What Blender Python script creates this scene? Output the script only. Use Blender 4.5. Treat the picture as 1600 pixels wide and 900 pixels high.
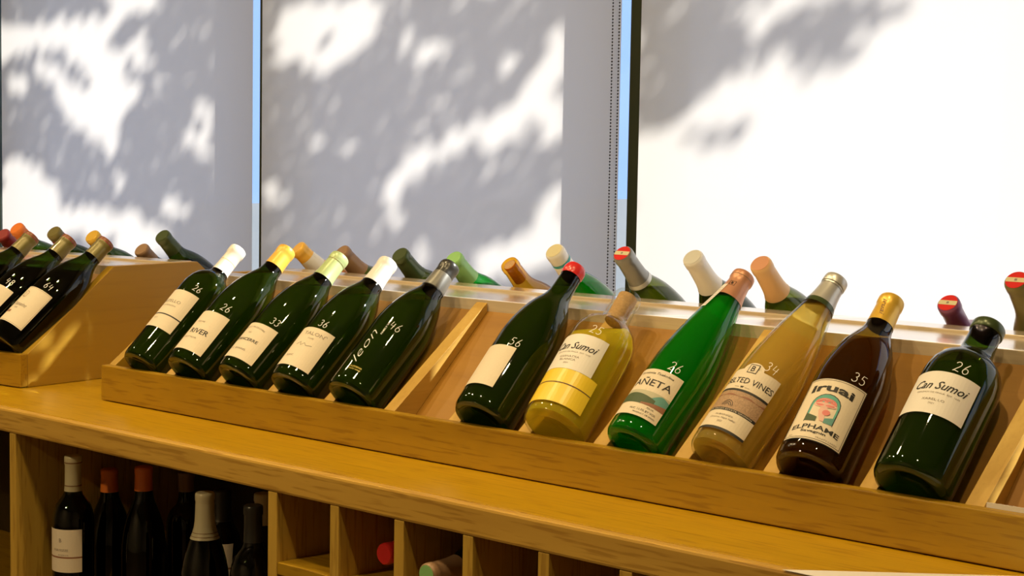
import bpy, bmesh, math, random
from mathutils import Vector, Matrix
random.seed(7)
for o in list(bpy.data.objects): bpy.data.objects.remove(o)
SC = bpy.context.scene
COL = SC.collection

# ------------------------------------------------------------------ camera
CX, CY, CZ = 2.70032, -1.84368, 0.47766
YAW, PIT, ROL, FPX = math.radians(41.78971), math.radians(4.46636), math.radians(0.98946), 2606.2
FW = Vector((-math.sin(YAW) * math.cos(PIT), math.cos(YAW) * math.cos(PIT), -math.sin(PIT)))
R0 = Vector((math.cos(YAW), math.sin(YAW), 0)); U0 = R0.cross(FW)
RT = R0 * math.cos(ROL) + U0 * math.sin(ROL)
UP = -R0 * math.sin(ROL) + U0 * math.cos(ROL)
cam_d = bpy.data.cameras.new('camera'); cam = bpy.data.objects.new('camera', cam_d); COL.objects.link(cam)
M = Matrix((RT, UP, -FW)).transposed().to_4x4(); M.translation = (CX, CY, CZ)
cam.matrix_world = M
cam_d.sensor_fit = 'HORIZONTAL'; cam_d.sensor_width = 36; cam_d.lens = 36 * FPX / 1600
cam_d.clip_start = 0.05; cam_d.clip_end = 200
SC.camera = cam
def to_px(p):
    d = Vector(p) - Vector((CX, CY, CZ)); z = d.dot(FW)
    return 800 + FPX * d.dot(RT) / z, 450 - FPX * d.dot(UP) / z

# ------------------------------------------------------------------ light
SC.view_settings.view_transform = 'Standard'; SC.view_settings.look = 'None'
SC.view_settings.gamma = 1; SC.view_settings.use_curve_mapping = False
SC.view_settings.exposure = 0.0
W = bpy.data.worlds.new('sky'); SC.world = W; W.use_nodes = True
bg = W.node_tree.nodes['Background']; bg.inputs[0].default_value = (0.33, 0.53, 1.0, 1); bg.inputs[1].default_value = 1.4
SUN_DIR = Vector((1.0, 1.0, 0.93)).normalized()         # towards the sun
sl = bpy.data.lights.new('sun', 'SUN'); sl.energy = 10.5; sl.angle = math.radians(0.53); sl.color = (1, 0.935, 0.85)
so = bpy.data.objects.new('sun', sl); COL.objects.link(so)
so.rotation_euler = SUN_DIR.to_track_quat('Z', 'Y').to_euler(); so.location = (4, 6, 6)
CEIL = 1.9
LAMP_W = 10.5
LAMPS = [(-1.9, -0.6), (-1.1, -0.35), (-0.3, -0.75), (0.3, -0.3), (0.9, -0.8), (1.6, -0.35), (2.3, -0.9), (0.3, -2.9)]

# ------------------------------------------------------------------ materials
def new_mat(name):
    m = bpy.data.materials.new(name); m.use_nodes = True
    return m, m.node_tree, m.node_tree.nodes['Principled BSDF']
def plain(name, col, rough=0.5, metal=0.0, coat=0.0, noise=0.0, scale=60):
    m, t, b = new_mat(name)
    b.inputs['Roughness'].default_value = rough; b.inputs['Metallic'].default_value = metal
    b.inputs['Coat Weight'].default_value = coat
    b.inputs['Base Color'].default_value = (*col, 1)
    if noise:
        tc = t.nodes.new('ShaderNodeTexCoord'); n = t.nodes.new('ShaderNodeTexNoise'); n.inputs['Scale'].default_value = scale
        t.links.new(tc.outputs['Object'], n.inputs['Vector'])
        mx = t.nodes.new('ShaderNodeMix'); mx.data_type = 'RGBA'
        mx.inputs['A'].default_value = (*[c * (1 - noise) for c in col], 1); mx.inputs['B'].default_value = (*[min(1, c * (1 + noise)) for c in col], 1)
        t.links.new(n.outputs['Fac'], mx.inputs['Factor']); t.links.new(mx.outputs['Result'], b.inputs['Base Color'])
    return m
def wood(name, light, dark, axis='X', rough=0.45, k=1.0, coat=0.0, fleck=True):
    m, t, b = new_mat(name)
    tc = t.nodes.new('ShaderNodeTexCoord'); mp = t.nodes.new('ShaderNodeMapping')
    s = {'X': (1.6, 26, 26), 'Y': (26, 1.6, 26), 'Z': (26, 26, 1.6)}[axis]
    mp.inputs['Scale'].default_value = [v * k for v in s]
    t.links.new(tc.outputs['Object'], mp.inputs['Vector'])
    n1 = t.nodes.new('ShaderNodeTexNoise'); n1.inputs['Scale'].default_value = 1.0; n1.inputs['Detail'].default_value = 6; n1.inputs['Distortion'].default_value = 0.6
    t.links.new(mp.outputs[0], n1.inputs['Vector'])
    mp2 = t.nodes.new('ShaderNodeMapping'); mp2.inputs['Scale'].default_value = [v * k * 7 for v in s]
    t.links.new(tc.outputs['Object'], mp2.inputs['Vector'])
    n2 = t.nodes.new('ShaderNodeTexNoise'); n2.inputs['Scale'].default_value = 1.0; n2.inputs['Detail'].default_value = 2
    t.links.new(mp2.outputs[0], n2.inputs['Vector'])
    r1 = t.nodes.new('ShaderNodeValToRGB'); r1.color_ramp.elements[0].position = 0.3; r1.color_ramp.elements[1].position = 0.7
    r1.color_ramp.elements[0].color = (*dark, 1); r1.color_ramp.elements[1].color = (*light, 1)
    t.links.new(n1.outputs['Fac'], r1.inputs[0])
    r2 = t.nodes.new('ShaderNodeValToRGB'); r2.color_ramp.elements[0].position = 0.36; r2.color_ramp.elements[1].position = 0.46
    r2.color_ramp.elements[0].color = (0.76, 0.70, 0.6, 1) if fleck else (0.95, 0.94, 0.93, 1); r2.color_ramp.elements[1].color = (1, 1, 1, 1)
    t.links.new(n2.outputs['Fac'], r2.inputs[0])
    mx = t.nodes.new('ShaderNodeMix'); mx.data_type = 'RGBA'; mx.blend_type = 'MULTIPLY'; mx.inputs['Factor'].default_value = 1
    t.links.new(r1.outputs[0], mx.inputs['A']); t.links.new(r2.outputs[0], mx.inputs['B'])
    t.links.new(mx.outputs['Result'], b.inputs['Base Color'])
    bp = t.nodes.new('ShaderNodeBump'); bp.inputs['Strength'].default_value = 0.12; bp.inputs['Distance'].default_value = 0.001
    t.links.new(n2.outputs['Fac'], bp.inputs['Height']); t.links.new(bp.outputs[0], b.inputs['Normal'])
    b.inputs['Roughness'].default_value = rough; b.inputs['Coat Weight'].default_value = coat; b.inputs['Coat Roughness'].default_value = 0.25
    return m
OAK_L, OAK_D = (0.45, 0.262, 0.010), (0.36, 0.20, 0.006)
oak_x = wood('oak_along', OAK_L, OAK_D, 'X')
oak_y = wood('oak_across', OAK_L, OAK_D, 'Y')
oak_z = wood('oak_upright', (0.60, 0.38, 0.06), (0.48, 0.29, 0.04), 'Z')
oak_edge = wood('oak_lipping', (0.66, 0.40, 0.07), (0.54, 0.31, 0.05), 'X', rough=0.4)
veneer = wood('smooth_veneer', (0.40, 0.195, 0.016), (0.32, 0.145, 0.010), 'X', rough=0.55, k=0.5, coat=0.0, fleck=False)
veneer_y = wood('smooth_veneer_across', (0.46, 0.27, 0.018), (0.41, 0.235, 0.014), 'Y', k=0.4, coat=0.1, fleck=False)
oak_ridge = wood('polished_ridge_reflection', (0.74, 0.62, 0.44), (0.66, 0.53, 0.36), 'X', rough=0.25, coat=1.0, fleck=False)  # polished oak, colour whitened to stand for the reflected blinds
oak_ridge.node_tree.nodes['Principled BSDF'].inputs['Coat Roughness'].default_value = 0.16
oak_ridge.node_tree.nodes['Principled BSDF'].inputs['Coat IOR'].default_value = 1.8
oak_top = wood('oak_counter', (0.58, 0.335, 0.007), (0.50, 0.285, 0.005), 'X', rough=0.28, coat=0.3)
def glass(name, col):
    """thin bottle wall: tinted see-through with a mirror-like sheen that grows towards the rim"""
    m = bpy.data.materials.new(name); m.use_nodes = True; t = m.node_tree; t.nodes.clear(); N_ = t.nodes.new; L_ = t.links.new
    out = N_('ShaderNodeOutputMaterial'); tp = N_('ShaderNodeBsdfTransparent'); gl = N_('ShaderNodeBsdfGlossy'); mx = N_('ShaderNodeMixShader')
    lw = N_('ShaderNodeLayerWeight'); lw.inputs[0].default_value = 0.5
    pw = N_('ShaderNodeMath'); pw.operation = 'POWER'; pw.inputs[1].default_value = 4.0
    ml = N_('ShaderNodeMath'); ml.operation = 'MULTIPLY_ADD'; ml.inputs[1].default_value = 0.85; ml.inputs[2].default_value = 0.055
    L_(lw.outputs['Facing'], pw.inputs[0]); L_(pw.outputs[0], ml.inputs[0]); L_(ml.outputs[0], mx.inputs[0])
    # the wall looks deeper in colour where it is seen edge-on
    rim = N_('ShaderNodeMix'); rim.data_type = 'RGBA'; rim.inputs['A'].default_value = (*col, 1); rim.inputs['B'].default_value = (*[c ** 2.5 for c in col], 1)
    L_(pw.outputs[0], rim.inputs['Factor']); L_(rim.outputs['Result'], tp.inputs[0])
    gl.inputs['Roughness'].default_value = 0.03
    L_(tp.outputs[0], mx.inputs[1]); L_(gl.outputs[0], mx.inputs[2]); L_(mx.outputs[0], out.inputs[0])
    return m
def liquid(name, col, tint, k=0.5):
    m = bpy.data.materials.new(name); m.use_nodes = True; t = m.node_tree; t.nodes.clear(); N_ = t.nodes.new; L_ = t.links.new
    out = N_('ShaderNodeOutputMaterial'); g = N_('ShaderNodeBsdfRefraction'); g.inputs['IOR'].default_value = 1.2; g.inputs['Roughness'].default_value = 0.02; g.inputs[0].default_value = (*tint, 1)
    d = N_('ShaderNodeBsdfDiffuse'); d.inputs[0].default_value = (*col, 1); tr = N_('ShaderNodeBsdfTranslucent'); tr.inputs[0].default_value = (*col, 1)
    a = N_('ShaderNodeMixShader'); a.inputs[0].default_value = 0.5; b = N_('ShaderNodeMixShader'); b.inputs[0].default_value = k
    L_(d.outputs[0], a.inputs[1]); L_(tr.outputs[0], a.inputs[2]); L_(g.outputs[0], b.inputs[1]); L_(a.outputs[0], b.inputs[2]); L_(b.outputs[0], out.inputs[0])
    return m
G_dark = glass('dark_green_glass', (0.16, 0.245, 0.05))
G_olive = glass('olive_glass', (0.36, 0.40, 0.12))
G_green = glass('bright_green_glass', (0.05, 0.66, 0.16))
G_clear = glass('clear_glass', (0.96, 0.97, 0.93))
G_amber = glass('amber_glass', (0.90, 0.62, 0.14))
W_red = plain('red_wine', (0.012, 0.004, 0.004), 0.05)
W_white = liquid('white_wine', (1.0, 0.86, 0.06), (1.0, 0.93, 0.40), .5)
W_green = liquid('white_wine_in_green', (0.62, 0.70, 0.22), (0.9, 0.95, 0.6), .6)
W_gold = liquid('golden_wine', (0.98, 0.78, 0.18), (0.98, 0.88, 0.46), .36)
W_brown = liquid('wine_in_amber_glass', (0.48, 0.30, 0.04), (0.8, 0.65, 0.3), .4)
G_brown = glass('brown_amber_glass', (0.42, 0.31, 0.07))
PAPER = plain('cream_label_paper', (0.80, 0.70, 0.54), 0.6, noise=0.04, scale=300)
PAPERW = plain('white_label_paper', (0.84, 0.80, 0.74), 0.5)
INK = plain('black_ink', (0.02, 0.018, 0.015), 0.6)
INKG = plain('grey_ink', (0.30, 0.25, 0.2), 0.6)
MARK = plain('white_paint_pen', (0.9, 0.9, 0.85), 0.5)
YEL = plain('yellow_print', (0.75, 0.62, 0.08), 0.5)
CORK = plain('cork', (0.55, 0.34, 0.16), 0.85, noise=0.3, scale=250)
def foil(name, col, metal=0.35, rough=0.35): return plain(name, col, rough, metal, coat=0.2)
F_white = foil('white_foil', (0.85, 0.84, 0.8), 0.0)
F_cream = foil('cream_foil', (0.72, 0.66, 0.42), 0.0)
F_yel = foil('yellow_foil', (0.90, 0.52, 0.07), 0.1)
F_amb = foil('gold_foil', (0.80, 0.50, 0.06), 0.3)
F_lgreen = foil('pale_green_foil', (0.48, 0.62, 0.30), 0.1)
F_green = foil('light_green_foil', (0.30, 0.62, 0.22), 0.1)
F_black = foil('black_foil', (0.05, 0.05, 0.045), 0.4, 0.3)
F_grey = foil('grey_foil', (0.28, 0.28, 0.26), 0.5, 0.35)
F_silver = foil('silver_foil', (0.66, 0.66, 0.62), 0.5, 0.35)
F_copper = foil('copper_foil', (0.62, 0.30, 0.17), 0.3, 0.4)
F_tan = foil('tan_foil', (0.80, 0.50, 0.22), 0.0, 0.45)
F_orange = foil('orange_wax', (0.85, 0.22, 0.03), 0.0, 0.4)
F_red = foil('red_wax', (0.72, 0.03, 0.03), 0.0, 0.25)
F_purple = foil('purple_foil', (0.26, 0.08, 0.20), 0.2, 0.35)
F_brown = foil('brown_foil', (0.32, 0.19, 0.10), 0.1, 0.45)
F_dkgreen = foil('dark_green_foil', (0.06, 0.09, 0.03), 0.2, 0.3)
F_olive = foil('olive_foil', (0.20, 0.17, 0.05), 0.2, 0.35)
F_dred = foil('dark_red_foil', (0.30, 0.03, 0.03), 0.1, 0.4)
TEAL = plain('teal_print', (0.03, 0.35, 0.38), 0.4)

# ------------------------------------------------------------------ mesh helpers
class MB:
    def __init__(s): s.v = []; s.f = []; s.mi = []; s.mats = []
    def mat(s, m):
        if m not in s.mats: s.mats.append(m)
        return s.mats.index(m)
    def add(s, vs, fs, m):
        k = len(s.v); i = s.mat(m); s.v += [tuple(v) for v in vs]
        for f in fs: s.f.append([k + a for a in f]); s.mi.append(i)
    def box(s, a, b, m):
        x0, y0, z0 = a; x1, y1, z1 = b
        s.add([(x0,y0,z0),(x1,y0,z0),(x1,y1,z0),(x0,y1,z0),(x0,y0,z1),(x1,y0,z1),(x1,y1,z1),(x0,y1,z1)],
              [(0,3,2,1),(4,5,6,7),(0,1,5,4),(1,2,6,5),(2,3,7,6),(3,0,4,7)], m)
    def prism(s, yz, x0, x1, m):      # polygon in YZ, extruded along X
        n = len(yz); s.add([(x0, y, z) for y, z in yz] + [(x1, y, z) for y, z in yz],
              [list(range(n))[::-1], [n + i for i in range(n)]] + [(i, (i+1) % n, n + (i+1) % n, n + i) for i in range(n)], m)
    def build(s, name, parent=None, bevel=0.0, smooth=False, segs=2):
        me = bpy.data.meshes.new(name); me.from_pydata(s.v, [], s.f)
        for m in s.mats: me.materials.append(m)
        me.polygons.foreach_set('material_index', s.mi)
        bm = bmesh.new(); bm.from_mesh(me)
        bmesh.ops.recalc_face_normals(bm, faces=bm.faces)
        if bevel:
            bmesh.ops.bevel(bm, geom=[e for e in bm.edges if len(e.link_faces) == 2 and e.calc_face_angle() > 0.5], offset=bevel, segments=segs, affect='EDGES', profile=0.6)
        bm.to_mesh(me); bm.free()
        if smooth: me.polygons.foreach_set('use_smooth', [True] * len(me.polygons))
        o = bpy.data.objects.new(name, me); COL.objects.link(o)
        if parent: o.parent = parent
        return o
def box(name, a, b, m, parent=None, bevel=0.0):
    c = MB(); c.box(a, b, m); return c.build(name, parent, bevel)
def empty(name, loc=(0, 0, 0), rz=0):
    o = bpy.data.objects.new(name, None); COL.objects.link(o); o.location = loc; o.rotation_euler = (0, 0, rz)
    o.empty_display_size = 0.05; return o
def tag(o, label, cat, group=None):
    o['label'] = label; o['category'] = cat
    if group: o['group'] = group
    return o
def struct(o): o['kind'] = 'structure'; return o

# ------------------------------------------------------------------ room shell
WALL = plain('warm_white_wall', (0.34, 0.29, 0.22), 0.8, noise=0.03, scale=20)
FLOORM = wood('floor_boards', (0.09, 0.05, 0.025), (0.06, 0.035, 0.02), 'X', k=0.4)
FRAME = plain('dark_window_frame', (0.035, 0.045, 0.03), 0.35, 0.3)
XL, XR, YF, ZF = -3.6, 4.6, -4.2, -0.9
WY = 0.93                        # inner face of the window wall
SILL, HEAD = -0.15, 1.18
WX = [-2.9, 4.2]                 # opening along X
struct(box('floor', (XL, YF, ZF - 0.1), (XR, 1.2, ZF), FLOORM))
struct(box('ceiling', (XL, YF, CEIL), (XR, 1.2, CEIL + 0.1), WALL))
struct(box('wall_left', (XL - 0.1, YF, ZF), (XL, 1.2, CEIL), WALL))
struct(box('wall_right', (XR, YF, ZF), (XR + 0.1, 1.2, CEIL), WALL))
struct(box('wall_front', (XL, YF - 0.1, ZF), (XR, YF, CEIL), WALL))
wb = MB()
wb.box((XL, WY + 0.03, ZF), (XR, 1.2, SILL), WALL); wb.box((XL, WY + 0.03, HEAD), (XR, 1.13, CEIL), WALL)
wb.box((XL, WY + 0.03, SILL), (WX[0], 1.2, HEAD), WALL); wb.box((WX[1], WY + 0.03, SILL), (XR, 1.2, HEAD), WALL)
struct(wb.build('wall_back'))
# window units: frames, glass; deep mullions between them
GLASSP = bpy.data.materials.new('window_pane_glass'); GLASSP.use_nodes = True; gt_ = GLASSP.node_tree; gt_.nodes.clear()
_o = gt_.nodes.new('ShaderNodeOutputMaterial'); _a = gt_.nodes.new('ShaderNodeBsdfTransparent'); _g = gt_.nodes.new('ShaderNodeBsdfGlossy'); _m = gt_.nodes.new('ShaderNodeMixShader'); _f = gt_.nodes.new('ShaderNodeFresnel')
_a.inputs[0].default_value = (0.96, 0.98, 0.985, 1); _g.inputs['Roughness'].default_value = 0.0; _f.inputs[0].default_value = 1.3
_m.inputs[0].default_value = 0.05; gt_.links.new(_a.outputs[0], _m.inputs[1]); gt_.links.new(_g.outputs[0], _m.inputs[2]); gt_.links.new(_m.outputs[0], _o.inputs[0])
MULL = [(-1.965, -1.940), (-0.692, -0.677), (0.519, 0.551), (1.80, 1.83), (3.0, 3.03)]
xs = [WX[0]] + [v for m_ in MULL for v in m_] + [WX[1]]
for i in range(0, len(xs), 2):
    a, b = xs[i], xs[i + 1]
    w = struct(empty('window_%d' % (i // 2 + 1), (a, 1.10, SILL)))
    fr = MB(); L_ = b - a; H_ = HEAD - SILL
    fr.box((0.0005, -0.02, 0), (L_ - 0.0005, 0.02, 0.03), FRAME); fr.box((0.0005, -0.01, H_ - 0.012), (L_ - 0.0005, 0.01, H_), FRAME)
    fr.build('window_frame', w)
    box('pane', (0.003, -0.003, 0.03), (L_ - 0.003, 0.003, H_ - 0.012), GLASSP, w)
for i, (a, b) in enumerate(MULL):
    struct(box('trim_%d' % (i + 1), (a, 0.957, SILL), (b, 1.127, HEAD), FRAME, bevel=0.002))

struct(box('trim_6', (XL, 0.935, 0.972), (XR, 0.959, HEAD + 0.06), WALL))   # added unseen board above the blinds, limits the sun band
# ------------------------------------------------------------------ roller blinds
def fabric():
    m = bpy.data.materials.new('screen_fabric'); m.use_nodes = True; t = m.node_tree; t.nodes.clear()
    out = t.nodes.new('ShaderNodeOutputMaterial'); d = t.nodes.new('ShaderNodeBsdfDiffuse'); tr = t.nodes.new('ShaderNodeBsdfTranslucent'); tp = t.nodes.new('ShaderNodeBsdfTransparent')
    d.inputs[0].default_value = (0.60, 0.60, 0.64, 1); tr.inputs[0].default_value = (0.88, 0.84, 0.80, 1)
    tc = t.nodes.new('ShaderNodeTexCoord'); wv = t.nodes.new('ShaderNodeTexNoise'); mp = t.nodes.new('ShaderNodeMapping'); mp.inputs['Scale'].default_value = (60, 1, 900)
    t.links.new(tc.outputs['Object'], mp.inputs[0]); t.links.new(mp.outputs[0], wv.inputs['Vector']); wv.inputs['Scale'].default_value = 1
    bp = t.nodes.new('ShaderNodeBump'); bp.inputs['Strength'].default_value = 0.15; bp.inputs['Distance'].default_value = 0.0005
    t.links.new(wv.outputs['Fac'], bp.inputs['Height']); t.links.new(bp.outputs[0], d.inputs['Normal'])
    m1 = t.nodes.new('ShaderNodeMixShader'); m1.inputs[0].default_value = 0.52; t.links.new(d.outputs[0], m1.inputs[1]); t.links.new(tr.outputs[0], m1.inputs[2])
    m2 = t.nodes.new('ShaderNodeMixShader'); m2.inputs[0].default_value = 0.015; t.links.new(m1.outputs[0], m2.inputs[1]); t.links.new(tp.outputs[0], m2.inputs[2])
    t.links.new(m2.outputs[0], out.inputs[0]); return m
FAB = fabric()
CHAIN = plain('black_bead_chain', (0.03, 0.03, 0.03), 0.4)
BTOP = 0.885
def blind(x0, x1, top, label, chain=None):
    r = empty('roller_blind', ((x0 + x1) / 2, 0.95, 0.0)); tag(r, label, 'blind', None)
    h = (x1 - x0) / 2
    c = MB(); n = 24
    vs = []; fs = []
    for i in range(n + 1):
        x = -h + 2 * h * i / n
        vs += [(x, 0, -0.02), (x, 0, top)]
    for i in range(n): fs.append((2*i, 2*i+2, 2*i+3, 2*i+1))
    c.add(vs, fs, FAB); c.build('fabric_panel', r)
    box('bottom_bar', (-h, -0.006, -0.035), (h, 0.006, -0.0195), F_silver, r, bevel=0.002)
    if chain:
        b = MB()
        for cx in chain:
            for j in range(int((top + 0.02) / 0.0068)):
                z = -0.01 + j * 0.0068; q = 0.0027; X = cx - (x0 + x1) / 2; Y = -0.012
                b.add([(X+q,Y,z),(X,Y+q,z),(X-q,Y,z),(X,Y-q,z),(X,Y,z+0.0026),(X,Y,z-0.0026)],
                      [(0,1,4),(1,2,4),(2,3,4),(3,0,4),(1,0,5),(2,1,5),(3,2,5),(0,3,5)], CHAIN)
        o = b.build('bead_chain', r); o['kind'] = 'stuff'
    return r
blind(-2.86, -1.975, 0.96, 'outermost left white roller blind, seen only as a sliver at the left picture edge')
blind(-1.915, -0.711, 0.96, 'white roller blind with leafy shadows behind the left wine rack')
blind(-0.674, 0.500, BTOP, 'middle white roller blind with leafy shadows and two black bead chains', (0.486, 0.5035))
blind(0.5525, 1.785, BTOP, 'bright sunlit white roller blind behind the right half of the bottle row')
blind(1.845, 2.985, BTOP, 'white roller blind beyond the right picture edge')
blind(3.045, 4.15, BTOP, 'white roller blind farthest to the right, outside the picture')

# ------------------------------------------------------------------ ceiling lights
LITM = bpy.data.materials.new('lit_lamp_lens'); LITM.use_nodes = True
LAMPN = ['round ceiling spotlight ' + t for t in ('farthest left, beyond the far rack', 'above the left end of the far rack', 'in front of the gap between the two racks', 'above the first bottles of the near rack', 'in front of the middle of the near rack', 'above the last bottle of the near rack', 'farthest right, beyond the row of bottles', 'out in the room, farthest from the counter')]
for i, (x, y) in enumerate(LAMPS):
    r = empty('ceiling_light', (x, y, CEIL)); tag(r, LAMPN[i], 'light', 'ceiling spotlights')
    c = MB(); n = 20; vs = []; fs = []
    for rr, z in ((0.055, -0.0005), (0.055, -0.05), (0.045, -0.05), (0.045, -0.03)):
        vs += [(rr * math.cos(2*math.pi*k/n), rr * math.sin(2*math.pi*k/n), z) for k in range(n)]
    for ring in range(3):
        for k in range(n): fs.append((ring*n+k, ring*n+(k+1)%n, (ring+1)*n+(k+1)%n, (ring+1)*n+k))
    c.add(vs, fs, F_silver); c.build('lamp_ring', r, smooth=True)
    L = bpy.data.lights.new('lamp', 'AREA'); L.shape = 'DISK'; L.size = 0.085; L.energy = LAMP_W * (4 if i == 7 else 1); L.color = (1, 0.74, 0.38)
    lo = bpy.data.objects.new('lamp', L); COL.objects.link(lo); lo.parent = r; lo.location = (0, 0, -0.052)

# ------------------------------------------------------------------ counter and cabinet
YC, TC = -0.191, 0.043
ct = empty('counter_worktop', (0, 0, 0)); tag(ct, 'long orange oak counter top carrying the two sloped wine racks', 'counter')
box('top_board', (-3.3, YC + 0.02, -TC), (2.65, 0.85, 0), oak_top, ct, bevel=0.0015)
box('edge_lipping', (-3.3, YC, -TC), (2.65, YC + 0.0202, 0.0), oak_edge, ct, bevel=0.004)
OAK_SHADE = wood('oak_inside_shade', (0.05, 0.03, 0.008), (0.035, 0.022, 0.006), 'Z')  # oak darkened to stand for the shade inside the cabinet
CB = ZF                        # floor
cab = empty('wine_cabinet', (0, 0, ZF)); tag(cab, 'oak cabinet under the counter with a tall bottle bay and square cubby holes', 'cabinet')
def cbox(n, a, b, m, bev=0.001): return box(n, (a[0], a[1], a[2] - ZF), (b[0], b[1], b[2] - ZF), m, cab, bevel=bev)
ST = [(-1.52, -1.50), (-0.773, -0.753), (-0.013, 0.007), (0.723, 0.744), (0.866, 0.885), (1.003, 1.023), (1.139, 1.158), (1.277, 1.296), (1.414, 1.434), (1.552, 1.572), (1.69, 1.71), (1.828, 1.848), (1.966, 1.986), (2.104, 2.124)]
YB = 0.18
for a, b in ST: cbox('divider', (a, YC + 0.001, ZF + 0.1), (b, YB, -TC - 0.0003), oak_z)
cbox('back_panel', (-1.52, YB, ZF + 0.1), (2.124, YB + 0.012, -TC - 0.0003), OAK_SHADE)
cbox('plinth', (-1.5, YC + 0.05, ZF), (2.1, YB, ZF + 0.0995), OAK_SHADE)
BAYF = -0.388
for i in range(3):
    for z in (BAYF, ZF + 0.12): cbox('shelf', (ST[i][1] + 0.0005, YC + 0.004, z - 0.02), (ST[i+1][0] - 0.0005, YB, z), oak_x)
for i in range(3, 13):
    for z in (-0.152, -0.28, -0.41, -0.54, -0.67, ZF + 0.12):
        cbox('cubby_shelf', (ST[i][1] + 0.0005, YC + 0.002, z - 0.019), (ST[i+1][0] - 0.0005, YB, z), oak_x)

# ------------------------------------------------------------------ display racks
YR, ZR, WT = 0.24124, 0.23513, 0.23901
DR = 2 * YR + WT; YBt, ZBt = 0.01554, 0.07292
TH = math.radians(43.42158); CT, SN = math.cos(TH), math.sin(TH)
HR = 0.0683
bY, bZ = YBt + 0.0497 * SN, ZBt - 0.0497 * CT
def bz(y): return bZ + (y - bY) * math.tan(TH)
PITCH, X0, DOFF = 0.14565, 0.10596, 0.01046
def rack(loc, rz, xa, xb, slats, bslats, label, low=False):
    r = empty('display_rack', loc, rz); tag(r, label, 'wine rack')
    box('front_rail', (xa, 0, 0.0018), (xb, 0.018, HR), oak_x, r, bevel=0.002)
    box('back_rail', (xa, DR - 0.018, 0.0018), (xb, DR, HR), oak_x, r, bevel=0.002)
    yr = YR - 0.002
    fb = MB(); fb.prism([(0.0185, bz(0.0185)), (yr, bz(yr)), (yr, bz(yr) - 0.016), (0.0185, max(0.002, bz(0.0185) - 0.016))], xa + 0.0205, xb - 0.0205, veneer); fb.build('front_board', r)
    bb = MB(); bb.prism([(DR - 0.0185, bz(0.0185)), (DR - yr, bz(yr)), (DR - yr, bz(yr) - 0.016), (DR - 0.0185, max(0.002, bz(0.0185) - 0.016))], xa + 0.0205, xb - 0.0205, veneer); bb.build('back_board', r)
    ya, yb = YR - 0.0015, DR - YR + 0.0015
    for u, v, dz in ((ya, ya + 0.062, 0), (ya + 0.0645, yb - 0.0645, -0.0035), (yb - 0.062, yb, 0.001)):
        box('ridge_board', (xa + 0.0205, u, ZR - (0.014 if dz < 0 else 0.024) + dz), (xb - 0.0205, v, ZR + dz), oak_ridge, r, bevel=0.001)
    for a in (xa, xb - 0.02):
        p = MB(); p.prism([(0.0185, 0.0005), (0.0185, HR), (YR, ZR), (DR - YR, ZR), (DR - 0.0185, HR), (DR - 0.0185, 0.0005)], a, a + 0.02, veneer_y)
        p.build('end_panel', r, bevel=0.001)
    yt = YR - 0.0035
    for X, mir in [(x, 0) for x in slats] + [(x, 1) for x in bslats]:
        if X < xa + 0.04 or X > xb - 0.04: continue
        if low: pts = [(0.0187, bz(0.0187) + 0.0005), (0.0187, bz(0.0187) + 0.009), (yt, bz(yt) + 0.008), (yt, bz(yt) + 0.0005)]
        else: pts = [(0.0187, bz(0.0187) + 0.0005), (0.0187, HR - 0.003), (yt, bz(yt) + 0.016), (yt, bz(yt) + 0.0005)]
        if mir: pts = [(DR - y, z) for y, z in pts]
        s = MB(); s.prism(pts, X - 0.0125, X + 0.0125, wood_slat); s.build('slat', r, bevel=0.0008)
    return r
wood_slat = wood('oak_slat', (0.60, 0.37, 0.07), (0.50, 0.29, 0.045), 'Y', rough=0.5, fleck=False)
SL = [X0 + PITCH * (k + .5) + DOFF for k in range(14)]
main_rack = rack((0, 0, 0), 0, 0, 2.2, SL, [.237, .39, .536, .677, .826, .98, 1.12, 1.26, 1.40, 1.566, 1.70, 1.85, 2.0], 'near sloped oak bottle rack carrying the long row of tilted bottles')
LP, LA = (-0.23804, -0.02723, 0), 0.10789
left_rack = rack(LP, LA, -1.6, 0, [-.1195, -.2435, -.37, -.50, -.64, -.78, -.92, -1.06, -1.2, -1.34], [-.1685, -.2945, -.431, -.565, -.81, -.95, -1.09, -1.23, -1.37], 'far sloped oak bottle rack at the left, cut by the picture edge', low=True)

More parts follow.
